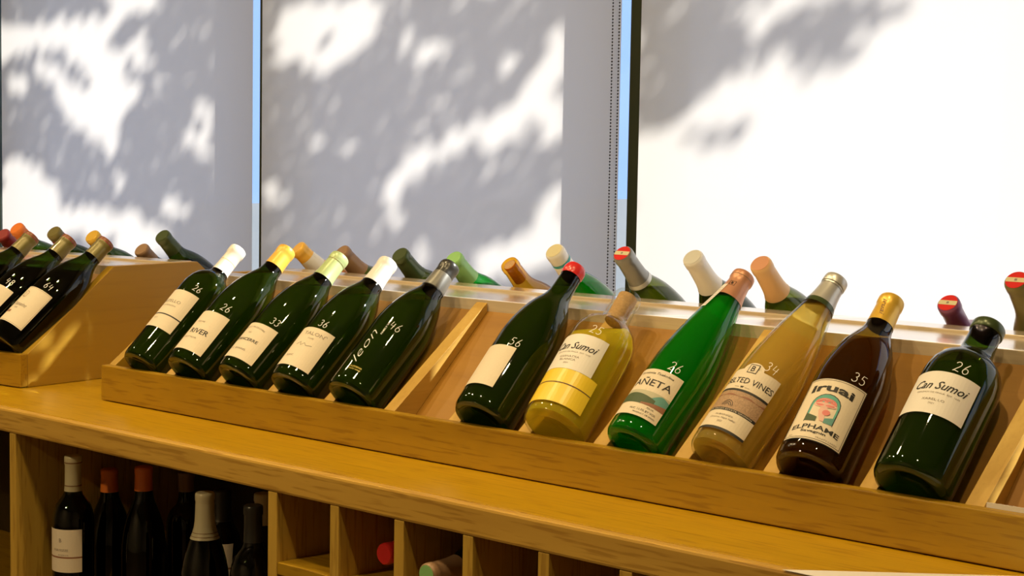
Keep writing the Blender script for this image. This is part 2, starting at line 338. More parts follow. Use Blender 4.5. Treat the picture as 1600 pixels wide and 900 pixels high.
# ------------------------------------------------------------------ bottles
N = 40
PROF = {
 'bordeaux': (0.300, [(0.030,0),(0.0352,0.002),(0.0372,0.007),(0.0377,0.014),(0.0377,0.175),(0.0372,0.188),(0.0350,0.201),(0.0305,0.213),(0.0240,0.222),(0.0185,0.229),(0.0158,0.236),(0.0147,0.246),(0.0143,0.262),(0.0141,0.284),(0.0153,0.286),(0.0153,0.296),(0.0146,0.300)]),
 'burgundy': (0.300, [(0.033,0),(0.0386,0.002),(0.0408,0.007),(0.0414,0.015),(0.0414,0.138),(0.0406,0.152),(0.0388,0.168),(0.0355,0.186),(0.0310,0.204),(0.0255,0.219),(0.0208,0.231),(0.0180,0.241),(0.0165,0.252),(0.0158,0.266),(0.0154,0.280),(0.0152,0.286),(0.0160,0.288),(0.0160,0.296),(0.0150,0.300)]),
 'flute': (0.330, [(0.030,0),(0.0352,0.002),(0.0378,0.007),(0.0384,0.014),(0.0384,0.128),(0.0378,0.146),(0.0362,0.166),(0.0336,0.188),(0.0302,0.211),(0.0265,0.234),(0.0228,0.256),(0.0192,0.277),(0.0165,0.295),(0.0150,0.310),(0.0147,0.316),(0.0157,0.318),(0.0157,0.326),(0.0150,0.330)]),
 'squat': (0.263, [(0.034,0),(0.0395,0.002),(0.0422,0.007),(0.0430,0.015),(0.0434,0.150),(0.0428,0.165),(0.0405,0.179),(0.0360,0.190),(0.0295,0.198),(0.0240,0.2045),(0.0205,0.210),(0.0192,0.218),(0.0184,0.235),(0.0180,0.248),(0.0192,0.250),(0.0192,0.260),(0.0180,0.263)]),
}
RS = 1.20
def prof(kind, L):
    L0, p = PROF[kind]; k = L / L0
    return [(r * (RS if r > .025 else RS - (RS - 1) * .4 * (.025 - r) / .01), z * k) for r, z in p]
def rad_at(p, z):
    for (r0, z0), (r1, z1) in zip(p, p[1:]):
        if z0 <= z <= z1: return r0 + (r1 - r0) * (z - z0) / max(1e-9, z1 - z0)
    return p[-1][0]
def lathe(pts, n=N, cap0=True, cap1=True):
    vs, fs = [], []
    for r, z in pts: vs += [(r * math.cos(2*math.pi*k/n), r * math.sin(2*math.pi*k/n), z) for k in range(n)]
    for i in range(len(pts) - 1):
        for k in range(n): fs.append((i*n+k, i*n+(k+1)%n, (i+1)*n+(k+1)%n, (i+1)*n+k))
    if cap0: vs.append((0, 0, pts[0][1])); c = len(vs) - 1; fs += [(c, (k+1)%n, k) for k in range(n)]
    if cap1: vs.append((0, 0, pts[-1][1])); c = len(vs) - 1; b = (len(pts)-1)*n; fs += [(c, b+k, b+(k+1)%n) for k in range(n)]
    return vs, fs
def mesh_of(name, vs, fs, mats, mi=None, smooth=True, fix=True):
    me = bpy.data.meshes.new(name); me.from_pydata(vs, [], fs)
    for m in mats: me.materials.append(m)
    if mi: me.polygons.foreach_set('material_index', mi)
    if fix:
        bm = bmesh.new(); bm.from_mesh(me); bmesh.ops.recalc_face_normals(bm, faces=bm.faces); bm.to_mesh(me); bm.free()
    if smooth:
        bm = bmesh.new(); bm.from_mesh(me)
        for e in bm.edges:
            if len(e.link_faces) == 2 and e.calc_face_angle() > 0.75: e.smooth = False
        bm.to_mesh(me); bm.free()
        me.polygons.foreach_set('use_smooth', [True] * len(me.polygons))
    return me
def part(name, me, parent):
    o = bpy.data.objects.new(name, me); COL.objects.link(o); o.parent = parent; return o
_gl = {}
def glass_mesh(kind, L, mat):
    key = (kind, round(L, 3), mat.name, RS)
    if key not in _gl:
        p = prof(kind, L); t = 0.0027
        inner = [(max(0.004, r - t), z) for r, z in p if 0.005 < z < L * 0.99]
        inner = [(inner[0][0] * 0.55, 0.014), (inner[0][0] * 0.93, 0.0065)] + inner + [(p[-1][0] - 0.0045, L - 0.0003)]
        # one closed skin: outside up, over the lip, inside down; bottom pushed up into a punt
        pts = [(0.006, 0.011), (0.020, 0.007), (p[0][0] * 0.86, 0.0015)] + p + [(p[-1][0] - 0.0045, L - 0.0003), (p[-1][0] - 0.0045, L - 0.004)]
        vs, fs = lathe(pts, N, True, True)
        _gl[key] = mesh_of('bottle_glass', vs, fs, [mat])
    return _gl[key]
_wn = {}
def wine_mesh(kind, L, mat, level, cosu):
    key = (kind, round(L, 3), mat.name, level, RS)
    if key in _wn: return _wn[key]
    p = prof(kind, L); t = 0.0031
    inner = [(max(0.004, r - t), z) for r, z in p if 0.005 < z < L * 0.93]
    inner = [(inner[0][0] * 0.55, 0.0145), (inner[0][0] * 0.92, 0.0075)] + inner
    vs, fs = lathe(inner)
    me = mesh_of('wine', vs, fs, [mat])
    bm = bmesh.new(); bm.from_mesh(me)
    nrm = Vector((0, -cosu, math.sqrt(1 - cosu * cosu)))
    res = bmesh.ops.bisect_plane(bm, geom=bm.verts[:] + bm.edges[:] + bm.faces[:], plane_co=(0, 0, level), plane_no=nrm, clear_outer=True)
    ed = [e for e in bm.edges if e.is_boundary]
    if ed: bmesh.ops.holes_fill(bm, edges=ed)
    bmesh.ops.recalc_face_normals(bm, faces=bm.faces)
    bm.to_mesh(me); bm.free(); _wn[key] = me; return me

def txt(s, w=None, h=0.01, shear=0.0, bold=0.0, bend=0.0):
    """flat outline of a word, centred: (verts2d, faces)"""
    cu = bpy.data.curves.new('t', 'FONT'); cu.body = s; cu.size = 1; cu.resolution_u = 2; cu.shear = shear; cu.offset = bold; cu.fill_mode = 'BOTH'
    o = bpy.data.objects.new('t', cu); COL.objects.link(o)
    me = bpy.data.meshes.new_from_object(o.evaluated_get(bpy.context.evaluated_depsgraph_get()))
    v = [(a.co.x, a.co.y) for a in me.vertices]; f = [list(p.vertices) for p in me.polygons]
    bpy.data.objects.remove(o); bpy.data.curves.remove(cu); bpy.data.meshes.remove(me)
    if not v: return [], []
    x0, x1 = min(a[0] for a in v), max(a[0] for a in v); y0, y1 = min(a[1] for a in v), max(a[1] for a in v)
    sy = h / (y1 - y0); sx = (w / (x1 - x0)) if w else sy
    v = [((a[0] - (x0 + x1) / 2) * sx, (a[1] - (y0 + y1) / 2) * sy) for a in v]
    if bend: v = [(x, y - bend * x * x) for x, y in v]
    return v, f
class Wrap:
    """flat print laid on a bottle: u along the circumference, z along the axis"""
    def __init__(s, p, phi0, zm=None, us=1.0):      # zm = drawn (a, b) -> placed (a2, b2)
        s.p = p; s.phi0 = phi0; s.mb = MB(); s.us = us
        s.a0, s.z0, s.zk = (zm[0], zm[2], (zm[3] - zm[2]) / (zm[1] - zm[0])) if zm else (0, 0, 1)
    def pt(s, u, z, off):
        z = s.z0 + (z - s.a0) * s.zk; u = u * s.us; r = rad_at(s.p, z); a = s.phi0 + u / max(0.012, s.rref if hasattr(s, 'rref') else r); rr = r + off
        return (rr * math.sin(a), -rr * math.cos(a), z)
    def rect(s, u0, u1, z0, z1, m, off=0.0005, n=20, k=1):
        k = max(k, int(abs(z1 - z0) / .008))
        vs = [s.pt(u0 + (u1-u0)*i/n, z0 + (z1-z0)*j/k, off) for j in range(k+1) for i in range(n+1)]
        fs = [(j*(n+1)+i, j*(n+1)+i+1, (j+1)*(n+1)+i+1, (j+1)*(n+1)+i) for j in range(k) for i in range(n)]
        s.mb.add(vs, fs, m)
    def band(s, u0, u1, lo, hi, m, off=0.0006, n=24):     # lo/hi: functions of t in 0..1
        vs = []; 
        for i in range(n+1):
            t = i / n; u = u0 + (u1-u0)*t; vs += [s.pt(u, lo(t), off), s.pt(u, hi(t), off)]
        s.mb.add(vs, [(2*i, 2*i+2, 2*i+3, 2*i+1) for i in range(n)], m)
    def poly(s, pts, m, off=0.0007):
        s.mb.add([s.pt(u, z, off) for u, z in pts], [list(range(len(pts)))], m)
    def fan(s, cu, cz, pts, m, off=0.0007):
        vs = [s.pt(cu, cz, off)] + [s.pt(u, z, off) for u, z in pts]; n = len(pts)
        s.mb.add(vs, [(0, 1+i, 1+(i+1)%n) for i in range(n)], m)
    def text(s, st, u, z, m, w=None, h=0.005, off=0.0009, rot=0.0, **k):
        v, f = txt(st, w, h, **k); c, n = math.cos(rot), math.sin(rot)
        s.mb.add([s.pt(u + a*c - b*n, z + a*n + b*c, off) for a, b in v], f, m)
    def stroke(s, pts, m, wd=0.0011, off=0.0009):
        vs, fs = [], []
        for i, (a, b) in enumerate(pts):
            pa = pts[max(0, i-1)]; pb = pts[min(len(pts)-1, i+1)]
            dx, dy = pb[0]-pa[0], pb[1]-pa[1]; l = math.hypot(dx, dy) or 1; nx, ny = -dy/l*wd/2, dx/l*wd/2
            vs += [s.pt(a+nx, b+ny, off), s.pt(a-nx, b-ny, off)]
        for i in range(len(pts)-1): fs.append((2*i, 2*i+1, 2*i+3, 2*i+2))
        s.mb.add(vs, fs, m)
    def ring(s, u0, u1, z0, z1, m, wd=0.0007, off=0.0009):
        for a in ((u0,u1,z0,z0+wd),(u0,u1,z1-wd,z1),(u0,u0+wd,z0,z1),(u1-wd,u1,z0,z1)): s.rect(a[0],a[1],a[2],a[3],m,off,n=(12 if abs(a[1]-a[0])>0.01 else 1))
    def done(s, name, parent):
        me = mesh_of(name, s.mb.v, s.mb.f, s.mb.mats, s.mb.mi, smooth=False, fix=False)
        return part(name, me, parent)
def arc(cx, cy, rx, ry, a0, a1, n=8): return [(cx + rx*math.cos(math.radians(a0+(a1-a0)*i/n)), cy + ry*math.sin(math.radians(a0+(a1-a0)*i/n))) for i in range(n+1)]
DIG = {  # unit-box hand strokes
 '2': [arc(.3,.72,.28,.26,160,-30,7) + [(0,0.02),(.25,.08),(.62,.02)]],
 '3': [arc(.28,.76,.25,.22,150,-80,7) + arc(.26,.28,.3,.27,80,-150,8)],
 '4': [[(.12,.95),(.02,.42),(.6,.45)], [(.5,.8),(.42,-.05)]],
 '5': [[(.6,.95),(.15,.95),(.08,.58)] + arc(.25,.3,.3,.29,100,-140,8)],
 '6': [[(.45,1.0),(.15,.6)] + arc(.3,.26,.27,.26,170,520,12)],
 '8': [arc(.3,.75,.22,.22,60,270,6) + arc(.3,.27,.27,.26,90,-270,12) + arc(.3,.75,.22,.22,-90,60,5)],
}
def mark(parent, p, s, phi, z, h=0.013, m=None):
    w = Wrap(p, phi); w.rref = rad_at(p, z)
    u = -0.5 * len(s) * h * 0.62
    for ch in s:
        for st in DIG[ch]: w.stroke([(u + (a + 0.12 * b) * h * 0.75, z - h/2 + b * h) for a, b in st], m or MARK)
        u += h * 0.68
    w.done('price_mark', parent)
def capsule(parent, p, z0, L, mat, top=None, bands=(), name='capsule', dome=0.0, off=0.0006):
    pts = [(rad_at(p, z0) + off, z0)]
    for r, z in p:
        if z0 + 0.001 < z < L - 0.0005: pts.append((r + off, z))
    r1 = p[-1][0] + off
    pts += [(r1 + 0.0004, L - 0.001), (r1 - 0.0012, L + 0.0006 + dome * .5)]
    if dome: pts.append((r1 * 0.6, L + dome))
    vs, fs = lathe(pts, 32, False, True)
    mats = [mat]; mi = [0] * len(fs)
    o = part(name, mesh_of(name, vs, fs, mats, mi), parent)
    for (a, b, m) in bands:
        vs, fs = lathe([(rad_at(p, a) + off + 0.0004, a), (rad_at(p, b) + off + 0.0004, b)], 32, False, False)
        part('capsule_band', mesh_of('capsule_band', vs, fs, [m]), o)
    if top:
        vs, fs = lathe([(r1 - 0.0018, L + 0.0008), (r1 - 0.0018, L + 0.0013)], 32, False, True)
        t = part('capsule_top', mesh_of('capsule_top', vs, fs, [top[0]], smooth=False), o)
        if len(top) > 1:
            c = MB(); rr = r1 - 0.002; h_ = 0.0042
            c.add([(-math.sqrt(rr*rr-h_*h_), -h_, L+.0016), (math.sqrt(rr*rr-h_*h_), -h_, L+.0016), (rr, 0, L+.0016), (math.sqrt(rr*rr-h_*h_), h_, L+.0016), (-math.sqrt(rr*rr-h_*h_), h_, L+.0016), (-rr, 0, L+.0016)], [(0,1,2,3,4,5)], top[1])
            c.add([(-.002,-.002,L+.0019),(.002,-.002,L+.0019),(.002,.002,L+.0019),(-.002,.002,L+.0019)], [(0,1,2,3)], INKG)
            c.build('top_stripe', o)
    return o
def capF(b, p, z0, L, mat, bands=(), **k): return capsule(b, p, z0 + .015, L + .015, mat, bands=[(a + .015, c + .015, m) for a, c, m in bands], **k)
def cork(parent, p, L, z0):
    r = p[-1][0] - 0.0048
    vs, fs = lathe([(r, z0), (r, L - 0.003)], 24)
    return part('cork', mesh_of('cork', vs, fs, [CORK]), parent)
def bottle(kind, L, g, wine, level, label, group, mat4, cosu=CT):
    r = empty('wine_bottle'); r.matrix_world = mat4; tag(r, label, 'bottle', group)
    part('bottle_glass', glass_mesh(kind, L, g), r)
    if wine: part('wine', wine_mesh(kind, L, wine, level, cosu), r)
    return r, prof(kind, L)
def tilt_matrix(base, lean, back=False, rz=0.0, origin=(0, 0, 0), spin=0.0):
    z = Vector((math.sin(lean), CT * math.cos(lean), SN * math.cos(lean)))
    x = Vector((1, 0, 0)); x = (x - z * x.dot(z)).normalized(); y = z.cross(x)
    m = Matrix((x, y, z)).transposed().to_4x4(); m = m @ Matrix.Rotation(spin, 4, 'Z')
    m.translation = Vector(base)
    if back:   # mirrored row: turn half way round the vertical
        m = Matrix.Translation((0, DR, 0)) @ Matrix.Rotation(math.pi, 4, 'Z') @ m
    return Matrix.Translation(origin) @ Matrix.Rotation(rz, 4, 'Z') @ m
GF = 'bottles lying in the front row of the near rack'
def front(k, lean, L, kind, g, wine, level, label, dx=0.0):
    R = {'bordeaux': .0377, 'burgundy': .0414, 'flute': .0384, 'squat': .0434}[kind] * RS
    d = R - 0.0497; L += .015; level += .015                                       # rest on the board whatever the body radius
    base = (X0 + PITCH * k + dx, YBt - d * SN, ZBt + d * CT)
    return bottle(kind, L, g, wine, level, label, GF, tilt_matrix(base, lean))

# 0: claret shape, white capsule
b, p = front(0, -0.003, .301, 'bordeaux', G_dark, W_green, .235, 'leftmost bottle of the near rack, square shouldered, white capsule and striped cream label')
capF(b, p, .236, .301, F_white, bands=[(.262, .2635, F_cream)])
w = Wrap(p, 0.0, (.090, .176, .070, .164), 1.16); w.rect(-.036, .040, .090, .176, PAPER); w.band(-.036, .040, lambda t: .118, lambda t: .1205, INK)
w.text('CASTELLO', -.002, .149, INKG, w=.046, h=.0062); w.text('DI FONTE ROSSA', 0, .139, INKG, w=.036, h=.0026); w.text('2019', -.004, .109, INKG, h=.003)
w.done('front_label', b); mark(b, p, '26', .72, .178, .0135)
# 1
b, p = front(1, 0, .306, 'burgundy', G_dark, W_green, .245, 'second bottle of the near rack, yellow orange capsule, label reading RIVER')
capF(b, p, .258, .306, F_yel)
w = Wrap(p, 0.0, (.058, .128, .022, .114), 1.16); w.rect(-.040, .040, .058, .128, PAPER)
w.text('RIVER', .010, .091, INK, w=.036, h=.0082, bold=.01); w.text('WILD OAK', 0, .108, INKG, w=.018, h=.0028); w.text('PINOT NOIR', .0, .079, INKG, w=.03, h=.0026)
w.stroke([(-.022, .1035), (.022, .1035)], INKG, .0004); w.stroke([(-.025, .074), (.025, .074)], INKG, .0004)
w.done('front_label', b); mark(b, p, '26', .55, .130, .0155)
# 2
b, p = front(2, .035, .299, 'burgundy', G_dark, W_green, .225, 'third bottle of the near rack, pale green capsule, label reading SANCERRE')
capF(b, p, .240, .299, F_lgreen, bands=[(.281, .2822, F_olive)])
w = Wrap(p, 0.0, (.042, .115, .020, .100), 1.16); w.rect(-.040, .040, .042, .115, PAPER)
w.text('SANCERRE', .004, .080, INK, w=.043, h=.0056, bold=.01); w.text('GRAND VIN DE LOIRE', .002, .106, INKG, w=.042, h=.003, bend=7); w.text('2021', 0, .094, INKG, h=.0026)
w.text('E.C. BARREL', .0, .060, INKG, w=.034, h=.0036)
w.done('front_label', b); mark(b, p, '33', .62, .114, .014)
# 3
b, p = front(3, -.011, .295, 'burgundy', G_dark, W_green, .215, 'fourth bottle of the near rack, white capsule, plain label ending in ALON')
capF(b, p, .238, .295, F_white)
w = Wrap(p, 0.0, (.036, .108, .020, .105), 1.16); w.rect(-.040, .042, .036, .108, PAPER)
w.text('TALON', .012, .097, INKG, w=.036, h=.0058); w.text('CUVEE', .012, .088, INKG, h=.0024)
w.stroke([(-.006,.074),(.0,.079),(.003,.073),(.008,.078),(.012,.074),(.022,.076)], INK, .0007); w.text('BLANC', -.004, .054, INKG, h=.0032); w.stroke([(.030,.099),(.032,.101),(.034,.099)], INK, .0006)
w.done('front_label', b); mark(b, p, '36', .36, .117, .014)
# 4
b, p = front(4, .007, .299, 'burgundy', G_dark, W_green, .215, 'near rack bottle with black capsule and white script along its side, no paper label')
capF(b, p, .236, .299, F_black, bands=[(.238, .272, F_grey)])
w = Wrap(p, 0.30)
w.text('leon', -.012, .080, MARK, w=.070, h=.015, rot=math.pi/2, shear=.45, bold=-.018); w.text('FAMILY VINE', .003, .126, MARK, w=.032, h=.0034, rot=math.pi/2, bold=.01)
w.text('CALIFORNIA', .0, .036, YEL, w=.026, h=.0034); w.text('WHITE WINE', .0, .031, YEL, w=.026, h=.0028)
w.done('printed_script', b); mark(b, p, '46', .64, .134, .016)
# 6
b, p = front(6, -.045, .312, 'burgundy', G_dark, W_green, .275, 'bottle right of the empty slot, red wax top and blank cream label')
capF(b, p, .293, .312, F_red, name='wax_seal', dome=.004)
w = Wrap(p, -.15, (.030, .098, .036, .116), 1.16); w.rect(-.036, .030, .030, .098, PAPER); w.done('front_label', b); mark(b, p, '56', .42, .126, .015)
# 7
ART_L = plain('brown_line_print', (.16, .08, .03), .6)
b, p = front(7, -.073, .262, 'squat', G_clear, W_white, .192, 'squat clear bottle of yellow wine with bare cork and white script label')
cork(b, p, .277, .222)
w = Wrap(p, .04, (.098, .162, .082, .150), 1.16); w.rect(-.041, .041, .098, .162, PAPERW)
w.text('Can Sumoi', .002, .140, INK, w=.062, h=.0125, shear=.4, bold=.008); w.text('ESPUMOS DE FINCA  EST. 1645', .002, .1285, INKG, w=.050, h=.0022); w.text('GARNATXA', 0, .120, INKG, w=.030, h=.0034); w.text('BLANCA', 0, .1145, INKG, w=.024, h=.0034); w.text('2021', 0, .108, INKG, h=.0026)
w.done('front_label', b)
w = Wrap(p, .12, (.032, .093, .020, .0815), 1.16); w.rect(-.043, .049, .032, .093, plain('back_label_through_wine', (.92, .66, .04), .35), .00045); w.band(-.043, .049, lambda t: .066, lambda t: .0678, ART_L, .0008); w.done('back_label_view', b)  # front band added for the back label seen yellow through the wine
mark(b, p, '25', .42, .163, .0155)
# 8
b, p = front(8, .04, .327, 'flute', G_green, W_green, .288, 'bright green tall bottle with copper capsule and landscape label')
capF(b, p, .272, .327, F_copper, bands=[(.316, .3172, F_brown)])
ART_S = plain('print_sky', (.52, .50, .36), .6); ART_T = plain('print_teal', (.12, .33, .30), .6); ART_G = plain('print_green', (.06, .10, .04), .6); ART_B = plain('print_brown', (.30, .13, .07), .6)
w = Wrap(p, .06, (.040, .112, .026, .110), 1.16); w.rect(-.036, .036, .040, .112, PAPER)
w.text('Gurutzeta Txakolina', 0, .1055, INK, w=.050, h=.0034, shear=.3); w.text('AÑETA', .002, .092, INK, w=.056, h=.0125, bold=.005); w.stroke([(-.03,.084),(.032,.084)], INKG, .0006)
w.rect(-.036, .036, .058, .078, ART_S, .0006); w.band(-.036, .036, lambda t: .060, lambda t: .070 + .006*math.sin(3+5*t) + .002*math.sin(17*t), ART_T, .0007)
w.band(-.036, .020, lambda t: .058, lambda t: .067 + .006*math.sin(2.4*t+.6), ART_G, .0008); w.band(.004, .036, lambda t: .058, lambda t: .060 + .006*t, ART_B, .0009)
w.text('750 ML', .020, .0545, INK, h=.0024); w.text('ALC. 11.5% BY VOL', .012, .0495, INK, w=.036, h=.0028); w.text('PRODUCT OF SPAIN', .016, .0445, INK, w=.03, h=.002)
w.done('front_label', b)
w = Wrap(p, -.35, (0, 1, .015, 1.015)); w.rect(-.0055, .0055, .236, .292, PAPERW, .0011, n=4, k=10)
for i in range(9): w.stroke([(-.0035, .242+i*.005), (.0035, .2425+i*.005)], INKG, .0008, .0014)
w.done('tax_strip', b)
w = Wrap(p, .25, (0, 1, .015, 1.015)); w.text('B', 0, .296, INK, h=.005, bold=.02, off=.0012); w.ring(-.0045, .0045, .2915, .3005, INK, .0006, .0012); w.done('capsule_stamp', b)
mark(b, p, '26', .52, .122, .0155)
# 9
b, p = front(9, .075, .333, 'flute', G_clear, W_gold, .285, 'tall clear bottle of golden wine with silver capsule and banded label')
capF(b, p, .272, .333, F_silver, bands=[(.272, .281, F_dkgreen), (.314, .3152, F_grey), (.318, .3192, F_grey)])
PHOTO = plain('sepia_print', (.42, .27, .16), .6, noise=.5, scale=500)
w = Wrap(p, .06, (.034, .118, .022, .130), 1.16); w.rect(-.038, .038, .034, .118, PAPER); w.fan(0, .118, [(.014*math.cos(a*.2618), .118+.009*math.sin(a*.2618)) for a in range(0, 13)], PAPER, .0004)
w.ring(-.0065, .0065, .1125, .1245, INK, .0009); w.rect(-.0065, .0065, .1125, .1245, PAPER, .0008, 4); w.text('B', 0, .1185, INK, h=.0075, bold=.01, off=.0011)
w.text('BELTED VINES', .003, .1015, INK, w=.066, h=.0075, off=.0010); w.text('W', 0, .0925, INK, h=.003, bold=.05); w.stroke([(-.010,.0925),(-.004,.0925)], INKG, .0005); w.stroke([(.004,.0925),(.010,.0925)], INKG, .0005)
w.rect(-.038, .038, .0865, .0895, INK, .0007); w.rect(-.038, .038, .0625, .0865, PHOTO, .0006); w.rect(-.038, .038, .0590, .0625, INK, .0007); w.text('NAPA VALLEY ESTATE GROWN', 0, .0607, PAPER, w=.066, h=.0016)
for rr in (.003, .0052, .0074): w.stroke(arc(-.004, .0655, rr, rr, 0, 180, 10), INK, .0007)
w.band(-.038, .038, lambda t: .080, lambda t: .0815 + .001*math.sin(20*t), ART_B, .0008); w.text('ALBARIÑO', 0, .0535, INKG, w=.024, h=.0026); w.text('Carneros, Napa Valley', 0, .0490, INKG, w=.036, h=.0030, shear=.2); w.text('2022', 0, .0445, INKG, h=.0024)
w.rect(-.038, .038, .034, .0372, INK, .0007)
w.done('front_label', b); mark(b, p, '34', .55, .142, .0155, MARK)
# 10
b, p = front(10, -.045, .298, 'burgundy', G_brown, W_brown, .225, 'dark amber bottle with gold foil neck and arched picture label, second from the right')
capF(b, p, .248, .298, F_amb)
w = Wrap(p, .20, (.034, .122, .020, .124), 1.16); w.rect(-.038, .038, .034, .122, INK, .0004); w.rect(-.0370, .0370, .035, .121, PAPER, .0006); w.ring(-.0355, .0355, .0365, .1195, INK, .0006)
w.text('iruai', 0, .1085, INK, w=.052, h=.0105, bold=.03, bend=5, off=.0011)
ap = [(-.0165, .060)] + [(.0165, .060)] + [(.0165*math.cos(a*math.pi/10), .084+.0145*math.sin(a*math.pi/10)) for a in range(0, 11)]
w.fan(0, .078, [(u*1.06, .079 + (z-.079)*1.06) for u, z in ap], INK, .0008); w.fan(0, .078, ap, plain('print_sea_green', (.10, .40, .33), .6), .0010)
PINK = plain('print_pink', (.75, .22, .20), .6); PINK2 = plain('print_pale_pink', (.80, .50, .42), .6)
w.fan(0, .088, arc(0, .087, .0125, .0062, 0, 360, 18), PINK, .0012); w.fan(0, .083, arc(0, .0835, .0135, .0034, 0, 360, 18), PINK2, .0013); w.stroke(arc(0, .087, .009, .0042, 10, 170, 8), PINK2, .0006, .0014)
w.fan(.001, .075, [(-.003,.082),(-.0045,.075),(-.002,.068),(.001,.0615),(.006,.0615),(.005,.069),(.006,.076),(.0035,.082)], PINK2, .0012); w.fan(.004, .073, arc(.005, .0735, .0045, .0038, 0, 360, 12), PINK, .0014)
w.band(-.0165, -.003, lambda t: .060, lambda t: .070 - .004*t, ART_G, .0012, 6); w.band(.006, .0165, lambda t: .060, lambda t: .066 + .004*t, ART_T, .0012, 6)
w.text('ELPHAME', 0, .0525, INK, w=.058, h=.0062, bold=.02, bend=3); w.text('Savagnin', 0, .0455, INK, w=.030, h=.0042, bold=.02, off=.0011); w.text('TRINITY LAKES', .018, .0395, INKG, w=.026, h=.0022); w.text('2021', -.027, .0395, INKG, h=.0022)
w.done('front_label', b)
w = Wrap(p, .2, (0, 1, .015, 1.015)); w.text('iruai', 0, .270, F_brown, w=.03, h=.006, rot=-math.pi/2+.15, shear=.3, off=.0013); w.done('capsule_print', b)
mark(b, p, '35', .72, .136, .0155)
# 11
b, p = front(11, -.001, .263, 'squat', G_dark, W_green, .20, 'squat dark green bottle with white script label, rightmost of the near rack')
capF(b, p, .2475, .263, F_dkgreen)
w = Wrap(p, .10, (.096, .161, .084, .152), 1.16); w.rect(-.041, .041, .096, .161, PAPERW)
w.text('Can Sumoi', .002, .139, INK, w=.062, h=.0125, shear=.4, bold=.008); w.text('ESPUMOS DE FINCA  EST. 1645', .002, .1275, INKG, w=.050, h=.0022); w.text('XAREL·LO', 0, .117, INKG, w=.026, h=.0034); w.text('2021', 0, .111, INKG, h=.0026)
w.done('front_label', b); mark(b, p, '26', .42, .164, .0165)

# back row of the near rack: only necks show over the ridge
GB = 'bottles lying on the far slope of the near rack, necks above the ridge'
def back(X, L, kind, g, wine, label, cap, origin=(0, 0, 0), rz=0.0, group=GB, cz=.79, bx=None, **kw):
    if bx is None: bx = X
    # mirrored placement: local x of the mirrored frame is -X
    d = {'bordeaux': .0377, 'burgundy': .0414, 'flute': .0384, 'squat': .0434}[kind] * RS - 0.0497; L += .015
    m = tilt_matrix((-bx, YBt - d * SN, ZBt + d * CT), math.asin((bx - X) / L), True, rz, origin)
    b, p = bottle(kind, L, g, wine, L * .74, label, group, m)
    if cap: capsule(b, p, L * cz, L, cap, **kw)
    return b, p
back(.003, .292, 'burgundy', G_amber, W_gold, 'far slope neck with orange top and white foil sleeve beside the yellow capsule', F_yel, bx=.070, bands=[(.246, .277, F_white)])
back(.139, .285, 'burgundy', G_olive, W_red, 'far slope neck in dark brown foil behind the pale green capsule', F_brown, bx=.171)
back(.316, .289, 'burgundy', G_olive, W_green, 'far slope neck in dark green foil behind the white capsule marked 36', F_dkgreen)
b_, p_ = back(.465, .289, 'burgundy', G_green, W_green, 'far slope bottle with light green capsule and bright green shoulder', F_green, cz=.80)
b_, p_ = back(.607, .284, 'burgundy', G_amber, W_gold, 'far slope amber glass neck with a bare printed cork, no capsule', None)
cork(b_, p_, .299, .253)
w = Wrap(p_, 0.4); w.text('ECOLE', 0, .269, INK, w=.026, h=.006, rot=math.pi/2, off=.0006, bold=.02); w.done('cork_print', b_)
back(.747, .331, 'burgundy', G_green, W_green, 'far slope bottle with white capsule and thin teal ring, green shoulder', F_white, cz=.80, top=(F_cream,), bands=[(.317, .323, TEAL)])
back(.906, .336, 'burgundy', G_olive, W_green, 'far slope bottle in grey capsule with red and white top, before the dark mullion', F_grey, top=(F_red, F_cream), bands=[(.278, .286, F_silver)])
back(1.057, .338, 'burgundy', G_dark, W_green, 'far slope bottle in white capsule with grey top, left of the copper capsule', F_white, top=(F_silver,))
back(1.19, .333, 'burgundy', G_olive, W_green, 'far slope bottle in tan orange capsule, right of the copper capsule', F_tan, top=(F_copper,))
back(1.505, .273, 'bordeaux', G_olive, W_red, 'far slope bottle in purple capsule with round red and white top', F_purple, cz=.70, top=(F_red, F_cream))
back(1.632, .333, 'burgundy', G_olive, W_red, 'far slope neck with red and white top at the right picture edge', F_olive, cz=.70, top=(F_red, F_cream))

# left rack bottles
GL = 'bottles lying on the front of the far rack'
def lfront(xt, L, label):
    lean = .148; L += .015; base = (xt - L * math.sin(lean), YBt, ZBt)
    return bottle('burgundy', L, G_dark, W_red, .23, label, GL, tilt_matrix(base, lean, False, LA, LP))
b, p = lfront(-.021, .298, 'dark bottle marked 64 at the right end of the far rack, cream label')
capF(b, p, .250, .298, F_olive, bands=[(.290, .2975, F_dred)])
w = Wrap(p, .1, (.050, .122, .036, .130), 1.16); w.rect(-.038, .038, .050, .122, PAPER); w.text('Domaine', -.002, .086, INKG, w=.034, h=.007, shear=.4); w.text('2018', -.004, .078, INKG, h=.003); w.rect(-.032, -.008, .067, .0715, ART_B, .0007, 6); w.ring(-.0365, .0365, .0515, .1205, INKG, .0004)
w.stroke(arc(-.010, .106, .007, .006, 0, 300, 12), ART_B, .0008); w.stroke(arc(-.008, .104, .004, .004, 90, 400, 12), ART_B, .0007)
w.done('front_label', b); mark(b, p, '64', .55, .145, .015)
b, p = lfront(-.139, .298, 'dark bottle marked 48 on the far rack, second from its right end')
capF(b, p, .250, .298, F_olive, bands=[(.290, .2975, F_dred)])
w = Wrap(p, 0, (.045, .118, .036, .130), 1.16); w.rect(-.038, .038, .045, .118, PAPER); w.text('Domaine', 0, .09, INKG, w=.034, h=.007, shear=.4); w.done('front_label', b); mark(b, p, '48', .45, .145, .015)
b, p = lfront(-.266, .300, 'dark bottle on the far rack, third from its right end, partly outside the picture')
capF(b, p, .250, .300, F_olive, bands=[(.292, .2995, F_dred)])
